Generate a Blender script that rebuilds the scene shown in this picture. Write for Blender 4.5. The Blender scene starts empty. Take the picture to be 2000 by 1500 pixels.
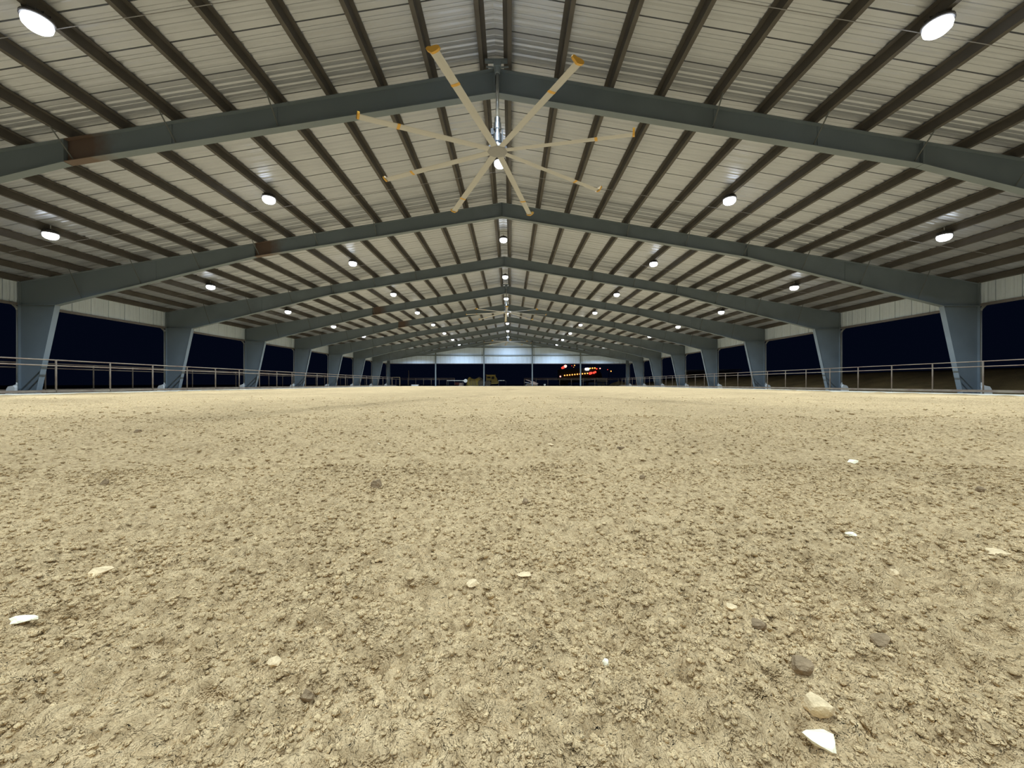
import bpy, math, random
import numpy as np
from mathutils import Vector, Matrix

# ------------------------------------------------------------------ camera, world, exposure
SC = bpy.context.scene
COL = SC.collection
FPX = 742.0                      # focal length in pixels of the 2000 px wide frame
CAMX, CAMZ = 0.39, 0.50
cam_d = bpy.data.cameras.new('camera')
cam_d.sensor_width = 36.0
cam_d.lens = 36.0 * FPX / 2000.0
cam_d.clip_start = 0.02
cam_d.clip_end = 600.0
cam = bpy.data.objects.new('camera', cam_d)
COL.objects.link(cam)
cam.location = (CAMX, 0.0, CAMZ)
cam.rotation_euler = (math.radians(90 - 0.077), 0.0, math.radians(-0.27))
SC.camera = cam

world = bpy.data.worlds.new('night_sky')
SC.world = world
world.use_nodes = True
bg = world.node_tree.nodes['Background']
bg.inputs[0].default_value = (0.10, 0.20, 0.62, 1.0)
bg.inputs[1].default_value = 0.010

SC.view_settings.view_transform = 'Standard'
SC.view_settings.look = 'None'
SC.view_settings.gamma = 1.0
SC.view_settings.use_curve_mapping = False
SC.view_settings.exposure = 0.0
SC.cycles.max_bounces = 4
SC.cycles.diffuse_bounces = 3
SC.cycles.glossy_bounces = 2
SC.cycles.transmission_bounces = 1
SC.cycles.caustics_reflective = False
SC.cycles.caustics_refractive = False
SC.cycles.sample_clamp_indirect = 4.0

LAMP_W = 440.0                   # radiant power of one high bay lamp
LAMP_COL = (0.75, 0.90, 1.0)
LENS_E = 9.0

R = math.radians
rng = random.Random(7)

# ------------------------------------------------------------------ dimensions (metres)
BAY = 7.62
FRAMES = [10.39 + BAY * k for k in range(-3, 9)]       # -12.47 ... 71.35
YB, YE = FRAMES[0], FRAMES[-1]
HW = 22.65                                             # outer face of columns
RZ = 9.03                                              # rafter top at the ridge
SL = 1.0 / 6.0                                         # roof pitch 2:12
PD = 0.23                                              # purlin depth
PUR = [0.32 + 1.387 * i for i in range(17)]
def top(x): return RZ - abs(x) * SL


def wx(px, Y):          # lateral position of a photograph column at a given distance
    return CAMX + (px - 996.5) * Y / FPX
def wz(py, Y):          # height of a photograph row at a given distance
    return CAMZ + (749.0 - py) * Y / FPX


# ------------------------------------------------------------------ materials
def mat(name, col, rough=0.7, metal=0.0, spec=0.3, var=0.0, scale=6.0, bump=0.0, bscale=40.0,
        detail=4.0, emit=None, estr=0.0, col2=None, coat=0.0):
    m = bpy.data.materials.new(name)
    m.use_nodes = True
    nt = m.node_tree
    b = nt.nodes['Principled BSDF']
    b.inputs['Base Color'].default_value = (*col, 1)
    b.inputs['Roughness'].default_value = rough
    b.inputs['Metallic'].default_value = metal
    b.inputs['Specular IOR Level'].default_value = spec
    if coat:
        b.inputs['Coat Weight'].default_value = coat
    if emit:
        b.inputs['Emission Color'].default_value = (*emit, 1)
        b.inputs['Emission Strength'].default_value = estr
        m.cycles.emission_sampling = 'NONE'
    tc = nt.nodes.new('ShaderNodeTexCoord')
    if var or col2:
        n = nt.nodes.new('ShaderNodeTexNoise')
        n.inputs['Scale'].default_value = scale
        n.inputs['Detail'].default_value = detail
        nt.links.new(tc.outputs['Object'], n.inputs['Vector'])
        r = nt.nodes.new('ShaderNodeValToRGB')
        r.color_ramp.elements[0].position = 0.3
        r.color_ramp.elements[1].position = 0.7
        a = col2 if col2 else tuple(c * (1 - var) for c in col)
        z = col if col2 else tuple(min(1, c * (1 + var)) for c in col)
        r.color_ramp.elements[0].color = (*a, 1)
        r.color_ramp.elements[1].color = (*z, 1)
        nt.links.new(n.outputs['Fac'], r.inputs['Fac'])
        nt.links.new(r.outputs['Color'], b.inputs['Base Color'])
    if bump:
        n2 = nt.nodes.new('ShaderNodeTexNoise')
        n2.inputs['Scale'].default_value = bscale
        n2.inputs['Detail'].default_value = 5.0
        nt.links.new(tc.outputs['Object'], n2.inputs['Vector'])
        bp = nt.nodes.new('ShaderNodeBump')
        bp.inputs['Strength'].default_value = bump
        bp.inputs['Distance'].default_value = 0.02
        nt.links.new(n2.outputs['Fac'], bp.inputs['Height'])
        nt.links.new(bp.outputs['Normal'], b.inputs['Normal'])
    return m


M = {}
M['steel'] = mat('grey_painted_steel', (0.150, 0.190, 0.232), 0.5, spec=0.4, var=0.10, scale=0.9)
M['purlin'] = mat('dark_primer_steel', (0.075, 0.071, 0.070), 0.6, spec=0.3, var=0.15, scale=1.4)
M['darksteel'] = mat('dull_dark_steel', (0.10, 0.115, 0.125), 0.7, spec=0.2)
M['sheet'] = mat('pale_coated_roof_sheet', (0.405, 0.44, 0.525), 0.33, metal=0.5, spec=0.5, var=0.05, scale=0.7)
M['eavesheet'] = mat('white_eave_sheet_light_toned', (0.58, 0.68, 0.82), 0.5, spec=0.35, var=0.06, scale=0.8)  # same sheet as the gable; the eaves' weaker, cooler lamplight is put into the colour
M['wallsheet'] = mat('white_wall_sheet_lamp_tinted', (0.56, 0.69, 0.89), 0.5, spec=0.35, var=0.04, scale=0.8)  # same white sheet on the gable, part of the lamps' blue mixed into its colour
M['trim'] = mat('grey_brown_trim', (0.16, 0.15, 0.15), 0.55, var=0.1)
M['galv'] = mat('galvanised_metal', (0.55, 0.58, 0.60), 0.35, metal=0.8, var=0.08, scale=8)
M['chrome'] = mat('bright_motor_metal', (0.42, 0.45, 0.50), 0.38, metal=1.0)
M['blade'] = mat('pale_fan_blade', (0.46, 0.47, 0.49), 0.30, metal=0.4, spec=0.5)
M['hub'] = mat('grey_fan_hub', (0.30, 0.31, 0.34), 0.5, metal=0.3)
M['yellow'] = mat('ochre_plastic', (0.62, 0.36, 0.06), 0.4, spec=0.5)
M['darkgrey'] = mat('dark_grey_paint', (0.05, 0.055, 0.065), 0.5)
M['housing'] = mat('lamp_housing', (0.09, 0.09, 0.10), 0.45, metal=0.3)
M['lens'] = mat('lit_lamp_lens', (0.9, 0.9, 0.9), 0.3, emit=(0.90, 0.96, 1.0), estr=LENS_E)
M['rail'] = mat('weathered_pipe_rail', (0.34, 0.29, 0.23), 0.5, spec=0.4, col2=(0.20, 0.13, 0.10), scale=1.1)
M['post'] = mat('rusty_pipe_post', (0.22, 0.185, 0.14), 0.6, col2=(0.14, 0.10, 0.08), scale=2.0)
M['concrete'] = mat('pale_concrete', (0.70, 0.68, 0.60), 0.85, var=0.08, scale=3, bump=0.2)
M['downpipe'] = mat('pale_downpipe', (0.42, 0.45, 0.47), 0.45, var=0.05)
M['white'] = mat('white_plastic', (0.88, 0.91, 0.94), 0.45, var=0.04)
M['machine'] = mat('dusty_yellow_paint', (0.30, 0.235, 0.05), 0.55, col2=(0.17, 0.135, 0.05), scale=1.5)
M['machdark'] = mat('worn_steel_brown', (0.13, 0.105, 0.075), 0.65, var=0.3, scale=2)
M['tyre'] = mat('dusty_tyre', (0.085, 0.075, 0.06), 0.85, var=0.25, scale=3)
M['glass'] = mat('dark_cab_glass', (0.02, 0.022, 0.025), 0.1, spec=0.6)
M['pink'] = mat('worn_pinkish_metal', (0.40, 0.31, 0.28), 0.6, var=0.25, scale=3)
M['maroon'] = mat('maroon_paint', (0.12, 0.035, 0.03), 0.6, var=0.2)
M['bluedark'] = mat('dark_blue_paint', (0.035, 0.045, 0.10), 0.5, var=0.2)
M['greypanel'] = mat('pale_grey_panel', (0.26, 0.27, 0.31), 0.6, var=0.1)
M['truck'] = mat('dark_truck_paint', (0.02, 0.02, 0.025), 0.5)
M['amber'] = mat('amber_marker_lamp', (0.8, 0.3, 0.05), 0.4, emit=(1.0, 0.36, 0.07), estr=3.2)
M['red'] = mat('red_tail_lamp', (0.8, 0.05, 0.03), 0.4, emit=(1.0, 0.05, 0.03), estr=2.4)
M['pinklamp'] = mat('pinkish_lamp', (0.8, 0.3, 0.3), 0.4, emit=(1.0, 0.42, 0.36), estr=2.2)
M['whitelamp'] = mat('white_work_lamp', (0.9, 0.9, 0.9), 0.4, emit=(1.0, 0.93, 0.85), estr=5.0)
M['stone'] = mat('pale_stone', (0.74, 0.56, 0.33), 0.9, var=0.18, scale=30, bump=0.4, bscale=90)
M['chip'] = mat('white_stone_chip', (0.95, 0.85, 0.62), 0.8, var=0.08, scale=30, bump=0.3, bscale=90)
M['clod'] = mat('dark_soil_clod', (0.29, 0.205, 0.12), 1.0, spec=0.05, var=0.25, scale=40, bump=0.6, bscale=90)


def soil_material(name, c1, c2, c3):
    m = bpy.data.materials.new(name)
    m.use_nodes = True
    nt = m.node_tree
    b = nt.nodes['Principled BSDF']
    b.inputs['Roughness'].default_value = 1.0
    b.inputs['Specular IOR Level'].default_value = 0.05
    tc = nt.nodes.new('ShaderNodeTexCoord')

    def noise(scale, detail, rough=0.6):
        n = nt.nodes.new('ShaderNodeTexNoise')
        n.inputs['Scale'].default_value = scale
        n.inputs['Detail'].default_value = detail
        n.inputs['Roughness'].default_value = rough
        nt.links.new(tc.outputs['Object'], n.inputs['Vector'])
        return n
    n1 = noise(0.55, 3, 0.65)
    r1 = nt.nodes.new('ShaderNodeValToRGB')
    r1.color_ramp.elements[0].position = 0.34
    r1.color_ramp.elements[1].position = 0.66
    r1.color_ramp.elements[0].color = (*c2, 1)
    r1.color_ramp.elements[1].color = (*c1, 1)
    nt.links.new(n1.outputs['Fac'], r1.inputs['Fac'])
    n2 = noise(38.0, 3, 0.7)
    r2 = nt.nodes.new('ShaderNodeValToRGB')
    r2.color_ramp.elements[0].position = 0.36
    r2.color_ramp.elements[1].position = 0.60
    r2.color_ramp.elements[0].color = (*c3, 1)
    r2.color_ramp.elements[1].color = (1, 1, 1, 1)
    nt.links.new(n2.outputs['Fac'], r2.inputs['Fac'])
    mx = nt.nodes.new('ShaderNodeMix')
    mx.data_type = 'RGBA'
    mx.blend_type = 'MULTIPLY'
    mx.inputs['Factor'].default_value = 1.0
    nt.links.new(r1.outputs['Color'], mx.inputs[6])
    nt.links.new(r2.outputs['Color'], mx.inputs[7])
    nt.links.new(mx.outputs[2], b.inputs['Base Color'])
    n3 = noise(75.0, 3, 0.75)
    bp = nt.nodes.new('ShaderNodeBump')
    bp.inputs['Strength'].default_value = 0.9
    bp.inputs['Distance'].default_value = 0.022
    nt.links.new(n3.outputs['Fac'], bp.inputs['Height'])
    n4 = noise(11.0, 2, 0.65)
    bq = nt.nodes.new('ShaderNodeBump')
    bq.inputs['Strength'].default_value = 0.55
    bq.inputs['Distance'].default_value = 0.07
    nt.links.new(n4.outputs['Fac'], bq.inputs['Height'])
    nt.links.new(bp.outputs['Normal'], bq.inputs['Normal'])
    nt.links.new(bq.outputs['Normal'], b.inputs['Normal'])
    return m


M['soil'] = soil_material('arena_soil', (0.68, 0.495, 0.278), (0.58, 0.42, 0.235), (0.66, 0.63, 0.59))
M['crumb'] = soil_material('crumbled_soil', (0.79, 0.58, 0.325), (0.69, 0.505, 0.28), (0.66, 0.63, 0.59))
M['earth'] = soil_material('outside_earth', (0.40, 0.275, 0.125), (0.24, 0.17, 0.085), (0.6, 0.6, 0.6))


def patched_steel():
    # grey paint with a patch of bare brown primer beside the rafter splice
    m = mat('grey_steel_with_primer_patch', (0.150, 0.190, 0.232), 0.55, spec=0.35)
    nt = m.node_tree
    b = nt.nodes['Principled BSDF']
    tc = next(n for n in nt.nodes if n.type == 'TEX_COORD')
    sx = nt.nodes.new('ShaderNodeSeparateXYZ')
    nt.links.new(tc.outputs['Object'], sx.inputs[0])
    n = nt.nodes.new('ShaderNodeTexNoise')
    n.inputs['Scale'].default_value = 2.5
    nt.links.new(tc.outputs['Object'], n.inputs['Vector'])
    ad = nt.nodes.new('ShaderNodeMath')
    ad.operation = 'MULTIPLY_ADD'
    nt.links.new(n.outputs['Fac'], ad.inputs[0])
    ad.inputs[1].default_value = 0.9
    nt.links.new(sx.outputs['X'], ad.inputs[2])
    r = nt.nodes.new('ShaderNodeMapRange')
    r.inputs['From Min'].default_value = -10.55
    r.inputs['From Max'].default_value = -9.85
    nt.links.new(ad.outputs[0], r.inputs['Value'])
    g = nt.nodes.new('ShaderNodeMath')
    g.operation = 'GREATER_THAN'
    g.inputs[1].default_value = -11.62
    nt.links.new(sx.outputs['X'], g.inputs[0])
    inv = nt.nodes.new('ShaderNodeMath')
    inv.operation = 'SUBTRACT'
    inv.inputs[0].default_value = 1.0
    nt.links.new(r.outputs[0], inv.inputs[1])
    mul = nt.nodes.new('ShaderNodeMath')
    mul.operation = 'MULTIPLY'
    nt.links.new(inv.outputs[0], mul.inputs[0])
    nt.links.new(g.outputs[0], mul.inputs[1])
    mx = nt.nodes.new('ShaderNodeMix')
    mx.data_type = 'RGBA'
    nt.links.new(mul.outputs[0], mx.inputs[0])
    mx.inputs[6].default_value = (0.150, 0.190, 0.232, 1)
    mx.inputs[7].default_value = (0.115, 0.083, 0.072, 1)
    nt.links.new(mx.outputs[2], b.inputs['Base Color'])
    return m


M['steel_patch'] = patched_steel()


# ------------------------------------------------------------------ mesh helpers
class MB:
    def __init__(self):
        self.v, self.f = [], []

    def add(self, vs, fs):
        o = len(self.v)
        self.v += [tuple(p) for p in vs]
        self.f += [tuple(i + o for i in f) for f in fs]
        return self

    def box(self, x0, x1, y0, y1, z0, z1):
        return self.add([(x0, y0, z0), (x1, y0, z0), (x1, y1, z0), (x0, y1, z0),
                         (x0, y0, z1), (x1, y0, z1), (x1, y1, z1), (x0, y1, z1)],
                        [(0, 3, 2, 1), (4, 5, 6, 7), (0, 1, 5, 4), (1, 2, 6, 5), (2, 3, 7, 6), (3, 0, 4, 7)])

    def bar(self, a, b, w, h, up=(0, 0, 1)):
        a, b = Vector(a), Vector(b)
        d = (b - a).normalized()
        u = Vector(up)
        s = d.cross(u)
        if s.length < 1e-5:
            s = d.cross(Vector((0, 1, 0)))
        s.normalize()
        u = s.cross(d).normalized()
        vs = []
        for p in (a, b):
            for i, j in ((-1, -1), (1, -1), (1, 1), (-1, 1)):
                vs.append(p + s * (i * w / 2) + u * (j * h / 2))
        return self.add(vs, [(3, 2, 1, 0), (4, 5, 6, 7), (0, 1, 5, 4), (1, 2, 6, 5), (2, 3, 7, 6), (3, 0, 4, 7)])

    def tube(self, pts, r, n=8, cap=True):
        pts = [Vector(p) for p in pts]
        rs = r if isinstance(r, (list, tuple)) else [r] * len(pts)
        vs, fs = [], []
        for k, p in enumerate(pts):
            d = (pts[min(k + 1, len(pts) - 1)] - pts[max(k - 1, 0)]).normalized()
            s = d.cross(Vector((0, 0, 1)))
            if s.length < 1e-3:
                s = Vector((1, 0, 0))
            s.normalize()
            u = s.cross(d)
            for i in range(n):
                a = 2 * math.pi * i / n
                vs.append(p + s * (math.cos(a) * rs[k]) + u * (math.sin(a) * rs[k]))
        for k in range(len(pts) - 1):
            for i in range(n):
                j = (i + 1) % n
                fs.append((k * n + i, k * n + j, (k + 1) * n + j, (k + 1) * n + i))
        if cap:
            fs.append(tuple(range(n - 1, -1, -1)))
            fs.append(tuple((len(pts) - 1) * n + i for i in range(n)))
        return self.add(vs, fs)

    def lathe(self, prof, n=20, c=(0, 0, 0), axis='z'):
        vs, fs = [], []
        for (r, z) in prof:
            for i in range(n):
                a = 2 * math.pi * i / n
                p = (r * math.cos(a), r * math.sin(a), z)
                if axis == 'y':
                    p = (p[0], p[2], p[1])
                vs.append((p[0] + c[0], p[1] + c[1], p[2] + c[2]))
        for k in range(len(prof) - 1):
            for i in range(n):
                j = (i + 1) % n
                fs.append((k * n + i, k * n + j, (k + 1) * n + j, (k + 1) * n + i))
        fs.append(tuple(range(n - 1, -1, -1)))
        fs.append(tuple((len(prof) - 1) * n + i for i in range(n)))
        return self.add(vs, fs)

    def prism(self, poly, y0, y1):            # polygon in XZ extruded along Y
        n = len(poly)
        vs = [(x, y0, z) for x, z in poly] + [(x, y1, z) for x, z in poly]
        fs = [tuple(range(n)), tuple(range(2 * n - 1, n - 1, -1))]
        for i in range(n):
            j = (i + 1) % n
            fs.append((i, i + n, j + n, j))
        return self.add(vs, fs)

    def mesh(self, name, m, smooth=False):
        me = bpy.data.meshes.new(name)
        me.from_pydata(self.v, [], self.f)
        me.materials.append(m)
        if smooth:
            me.polygons.foreach_set('use_smooth', [True] * len(me.polygons))
        me.validate()
        me.update()
        return me

    def build(self, name, m, parent=None, smooth=False):
        return link(name, self.mesh(name, m, smooth), parent)


def link(name, me, parent=None):
    o = bpy.data.objects.new(name, me)
    COL.objects.link(o)
    if parent is not None:
        o.parent = parent
    return o


def empty(name, loc=(0, 0, 0), rz=0.0):
    o = bpy.data.objects.new(name, None)
    o.empty_display_size = 0.2
    COL.objects.link(o)
    o.location = loc
    o.rotation_euler = (0, 0, rz)
    return o


def tag(o, label=None, cat=None, group=None, kind=None):
    if label: o['label'] = label
    if cat: o['category'] = cat
    if group: o['group'] = group
    if kind: o['kind'] = kind
    return o


def copy_tree(o, parent=None):
    c = o.copy()
    COL.objects.link(c)
    c.parent = parent
    for ch in list(o.children):
        copy_tree(ch, c)
    return c


ORD = ['nearest', 'second', 'third', 'fourth', 'fifth', 'sixth', 'seventh', 'eighth', 'ninth', 'tenth', 'eleventh']


# ------------------------------------------------------------------ floor: loose arena soil
def vnoise(x, y, seed):
    # gradient noise, roughly -1..1
    xi = np.floor(x).astype(np.int64)
    yi = np.floor(y).astype(np.int64)
    xf = x - xi
    yf = y - yi

    def grad(ix, iy):
        h = (ix * 374761393 + iy * 668265263 + seed * 2147483647) & 0xFFFFFFFF
        h = ((h ^ (h >> 13)) * 1274126177) & 0xFFFFFFFF
        h = h ^ (h >> 16)
        a = (h & 0xFFFF).astype(np.float64) * (2 * math.pi / 65536.0)
        return np.cos(a), np.sin(a)
    u = xf * xf * xf * (xf * (xf * 6 - 15) + 10)
    v = yf * yf * yf * (yf * (yf * 6 - 15) + 10)
    out = []
    for dx, dy in ((0, 0), (1, 0), (0, 1), (1, 1)):
        gx, gy = grad(xi + dx, yi + dy)
        out.append(gx * (xf - dx) + gy * (yf - dy))
    a = out[0] + u * (out[1] - out[0])
    b = out[2] + u * (out[3] - out[2])
    return (a + v * (b - a)) * 1.5


def domes(x, y, size, seed, fill):
    """rounded crumbs: one dome of random size in a share of the cells of a jittered lattice"""
    xs, ys = x / size, y / size
    xi = np.floor(xs).astype(np.int64)
    yi = np.floor(ys).astype(np.int64)
    out = np.zeros_like(xs)
    for dx in (-1, 0, 1):
        for dy in (-1, 0, 1):
            cx, cy = xi + dx, yi + dy
            h = (cx * 374761393 + cy * 668265263 + seed * 974634777) & 0xFFFFFFFF
            h = ((h ^ (h >> 13)) * 1274126177) & 0xFFFFFFFF
            h = h ^ (h >> 16)
            jx = (h & 0xFF) / 255.0
            jy = ((h >> 8) & 0xFF) / 255.0
            r = 0.35 + 0.55 * ((h >> 16) & 0xFF) / 255.0
            on = ((h >> 24) & 0xFF) / 255.0 < fill
            q = ((xs - cx - jx) ** 2 + ((ys - cy - jy) * 1.15) ** 2) / (r * r)
            d = np.where(on, np.sqrt(np.clip(1 - q, 0, 1)) * r, 0)
            out = np.maximum(out, d)
    return out


def soil_height(x, y, cell):
    """height of the loose soil; only wavelengths the grid can carry"""
    x = np.asarray(x, float)
    y = np.asarray(y, float)
    h = 0.020 * vnoise(x / 3.1, y / 2.3, 1) + 0.012 * vnoise(x / 0.9, y / 0.8, 2)
    # shallow wheel ruts that sweep across the middle distance
    t = y - (14.0 + 0.22 * x + 0.012 * x * x)
    h += -0.035 * np.exp(-(t / 0.35) ** 2) + 0.02 * np.exp(-((t - 0.7) / 0.3) ** 2)
    t = y - (19.5 + 0.10 * x)
    h += -0.03 * np.exp(-(t / 0.4) ** 2)
    lump = np.clip(0.7 + 0.6 * vnoise(x / 1.3, y / 1.1, 9), 0.3, 1.3)
    if cell < 0.15:
        h += 0.014 * vnoise(x / 0.33, y / 0.33, 3) + domes(x, y, 0.42, 16, 0.35) * 0.035
    if cell < 0.06:
        h += lump * 0.018 * (np.abs(vnoise(x / 0.12, y / 0.12, 4)) - 0.25)
        h += domes(x, y, 0.13, 17, 0.45) * 0.030 * lump
    if cell < 0.036:
        h += domes(x, y, 0.090, 23, 0.5) * 0.020 * lump
    if cell < 0.03:
        h += domes(x, y, 0.050, 18, 0.75) * 0.018 * lump
        p = vnoise(x / 0.075 + 7.3, y / 0.06, 11)
        h -= 0.045 * np.clip(p - 0.42, 0, 1)
    if cell < 0.012:
        h += domes(x, y, 0.022, 19, 0.85) * 0.0105
        p = vnoise(x / 0.035 + 3.1, y / 0.03, 12)
        h -= 0.030 * np.clip(p - 0.35, 0, 1)
    return h


def build_floor():
    bands = [(0.22, 0.92, 2.1, 0.0056), (0.90, 2.03, 3.7, 0.0095), (2.0, 5.05, 7.8, 0.0175),
             (5.0, 12.1, 17.2, 0.034), (12.0, 30.3, 20.9, 0.10), (30.0, YE + 0.2, 20.9, 0.25),
             (YB, 12.0, 20.9, 0.30)]
    V, F = [], []
    off = 0
    for bi, (y0, y1, hw, c) in enumerate(bands):
        ny = int(round((y1 - y0) / c)) + 1
        nx = int(round(2 * hw / c)) + 1
        ys = np.linspace(y0, y1, ny)
        xs = np.linspace(-hw, hw, nx) + (0.3 if bi < 2 else 0.0)
        X, Y = np.meshgrid(xs, ys)
        Z = soil_height(X, Y, c)
        if bi == len(bands) - 1:
            Z = Z - 0.06                       # coarse soil bed under the finer patches
        V.append(np.stack([X, Y, Z], -1).reshape(-1, 3))
        i = np.arange(ny - 1)[:, None] * nx + np.arange(nx - 1)[None, :]
        F.append(np.stack([i, i + 1, i + nx + 1, i + nx], -1).reshape(-1, 4) + off)
        off += nx * ny
    V = np.concatenate(V)
    F = np.concatenate(F)
    me = bpy.data.meshes.new('floor')
    me.vertices.add(len(V))
    me.vertices.foreach_set('co', V.astype(np.float32).ravel())
    me.loops.add(len(F) * 4)
    me.loops.foreach_set('vertex_index', F.astype(np.int32).ravel())
    me.polygons.add(len(F))
    me.polygons.foreach_set('loop_start', np.arange(0, len(F) * 4, 4, dtype=np.int32))
    me.polygons.foreach_set('loop_total', np.full(len(F), 4, dtype=np.int32))
    me.polygons.foreach_set('use_smooth', np.ones(len(F), dtype=bool))
    me.materials.append(M['soil'])
    me.update(calc_edges=True)
    o = link('floor', me)
    tag(o, 'wide floor of loose tan arena soil under the roof', kind='structure')


build_floor()


def cell_at(y):
    for y1, c in ((0.91, 0.0056), (2.0, 0.0095), (5.0, 0.0175), (12.0, 0.034), (30, 0.1)):
        if y < y1:
            return c
    return 0.25


def ground_z(x, y):
    return float(soil_height(np.array([x]), np.array([y]), cell_at(y))[0])


# loose crumbs of soil, far too many to count
def ico():
    t = (1 + 5 ** 0.5) / 2
    v = np.array([(-1, t, 0), (1, t, 0), (-1, -t, 0), (1, -t, 0), (0, -1, t), (0, 1, t), (0, -1, -t), (0, 1, -t),
                  (t, 0, -1), (t, 0, 1), (-t, 0, -1), (-t, 0, 1)], float)
    v /= np.linalg.norm(v[0])
    f = [(0, 11, 5), (0, 5, 1), (0, 1, 7), (0, 7, 10), (0, 10, 11), (1, 5, 9), (5, 11, 4), (11, 10, 2), (10, 7, 6), (7, 1, 8),
         (3, 9, 4), (3, 4, 2), (3, 2, 6), (3, 6, 8), (3, 8, 9), (4, 9, 5), (2, 4, 11), (6, 2, 10), (8, 6, 7), (9, 8, 1)]
    return v, f


def ico2():
    v, f = ico()
    v = [tuple(p) for p in v]
    cache, nf = {}, []

    def mid(a, b):
        k = (min(a, b), max(a, b))
        if k not in cache:
            p = (np.array(v[a]) + np.array(v[b])) / 2
            p /= np.linalg.norm(p)
            v.append(tuple(p))
            cache[k] = len(v) - 1
        return cache[k]
    for a, b, c in f:
        ab, bc, ca = mid(a, b), mid(b, c), mid(c, a)
        nf += [(a, ab, ca), (b, bc, ab), (c, ca, bc), (ab, bc, ca)]
    return np.array(v), nf


def build_crumbs():
    g = np.random.default_rng(5)
    base, tri = ico()
    tri = np.array(tri)
    zones = [(0.42, 0.70, 22000, 0.0018, 0.0062), (0.70, 1.15, 11000, 0.0026, 0.0085), (1.15, 2.2, 5400, 0.0030, 0.0095),
             (2.2, 5.5, 620, 0.0055, 0.015), (5.5, 14, 45, 0.014, 0.03)]
    V, F = [], []
    off = 0
    for y0, y1, dens, r0, r1 in zones:
        half = 1.36 * y1 + 0.45
        n = int(dens * (y1 - y0) * 2 * half)
        y = g.uniform(y0, y1, n)
        x = g.uniform(-half, half, n) + CAMX
        keep = (np.abs(x - CAMX) < 1.36 * y + 0.45) & (np.abs(x) < 20.8)
        # crumbs gather in drifts
        keep &= g.random(n) < np.clip(1.25 - (y - 5.0) / 8.0, 0.0, 1.0)      # fewer and fewer with distance
        keep &= g.random(n) < np.clip(0.7 + 0.8 * vnoise(x / 0.4, y / 0.3, 21), 0.25, 1)
        x, y = x[keep], y[keep]
        n = len(x)
        r = r0 + (r1 - r0) * g.random(n) ** 2.6
        c = cell_at((y0 + y1) / 2)
        z = soil_height(x, y, c) + r * (g.uniform(-0.3, 0.55, n) - 0.35 * np.clip((y - 3) / 5, 0, 1))
        jit = base[None] * (1 + g.uniform(-0.36, 0.36, (n, 12, 1)))
        jit = jit * (np.stack([g.uniform(0.75, 1.4, n), g.uniform(0.7, 1.2, n), g.uniform(0.5, 0.9, n)], -1) * r[:, None])[:, None, :]
        a = g.uniform(0, 2 * math.pi, n)
        ca, sa = np.cos(a)[:, None], np.sin(a)[:, None]
        P = np.stack([jit[..., 0] * ca - jit[..., 1] * sa + x[:, None],
                      jit[..., 0] * sa + jit[..., 1] * ca + y[:, None], jit[..., 2] + z[:, None]], -1)
        V.append(P.reshape(-1, 3))
        F.append((tri[None] + (np.arange(n) * 12)[:, None, None]).reshape(-1, 3) + off)
        off += n * 12
    V, F = np.concatenate(V), np.concatenate(F)
    me = bpy.data.meshes.new('soil_crumbs')
    me.vertices.add(len(V))
    me.vertices.foreach_set('co', V.astype(np.float32).ravel())
    me.loops.add(len(F) * 3)
    me.loops.foreach_set('vertex_index', F.astype(np.int32).ravel())
    me.polygons.add(len(F))
    me.polygons.foreach_set('loop_start', np.arange(0, len(F) * 3, 3, dtype=np.int32))
    me.polygons.foreach_set('loop_total', np.full(len(F), 3, dtype=np.int32))
    me.polygons.foreach_set('use_smooth', np.ones(len(F), dtype=bool))
    me.materials.append(M['crumb'])
    me.update(calc_edges=True)
    o = link('soil_crumbs', me)
    tag(o, 'loose crumbs of tan soil strewn over the arena floor', 'soil', kind='stuff')
    print('crumb triangles', len(F))


build_crumbs()


# the land outside, with an earth bank along the right hand side
def build_outside():
    g = MB()
    xs = [-160, -90, -60, -45, -36, -30, -26, -23.6, -21.2, 21.2, 23.6, 25.5, 27, 28.5, 30, 31.5, 33, 35, 38, 42, 48, 60, 90, 160]
    ys = list(np.linspace(-30, 110, 57)) + [125, 150, 190]

    def z(x, y):
        b = -0.10
        if x > 24 and y < 100:
            t = min(1, max(0, (x - 25.0) / 8.0))
            f = min(1, max(0, (98 - y) / 22.0))
            b += (1.62 * t * t * (3 - 2 * t)) * f
            b += 0.10 * float(vnoise(np.array([x / 2.7]), np.array([y / 3.3]), 31)[0]) * t
        return b
    vs = [(x, y, z(x, y)) for y in ys for x in xs]
    n = len(xs)
    fs = [(j * n + i, j * n + i + 1, (j + 1) * n + i + 1, (j + 1) * n + i) for j in range(len(ys) - 1) for i in range(n - 1)]
    g.add(vs, fs)
    o = g.build('ground_outside', M['earth'], smooth=True)
    tag(o, 'dark bare earth outside with a brown bank along the right side', kind='structure')


build_outside()

# ------------------------------------------------------------------ ceiling: roof sheets, purlins, conduits
ceiling = tag(empty('ceiling'), 'pitched roof of pale ribbed metal sheets on dark purlins', kind='structure')
PW = 0.9144


def sheet_profile():
    """(along, up) points of one 3 ft ribbed sheet, ribs rising away from the room, lap groove at the start"""
    p = [(0.0, 0.055), (0.030, 0.055), (0.032, 0.0)]
    for c in (0.305, 0.61):
        p += [(c - 0.065, 0.0), (c - 0.025, 0.024), (c + 0.025, 0.024), (c + 0.065, 0.0)]
    for c in (0.17, 0.457, 0.76):
        p += [(c - 0.02, 0.0), (c, 0.006), (c + 0.02, 0.0)]
    p.sort()
    p += [(PW - 0.002, 0.0), (PW, 0.055)]
    return p


PROF = sheet_profile()


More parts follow.
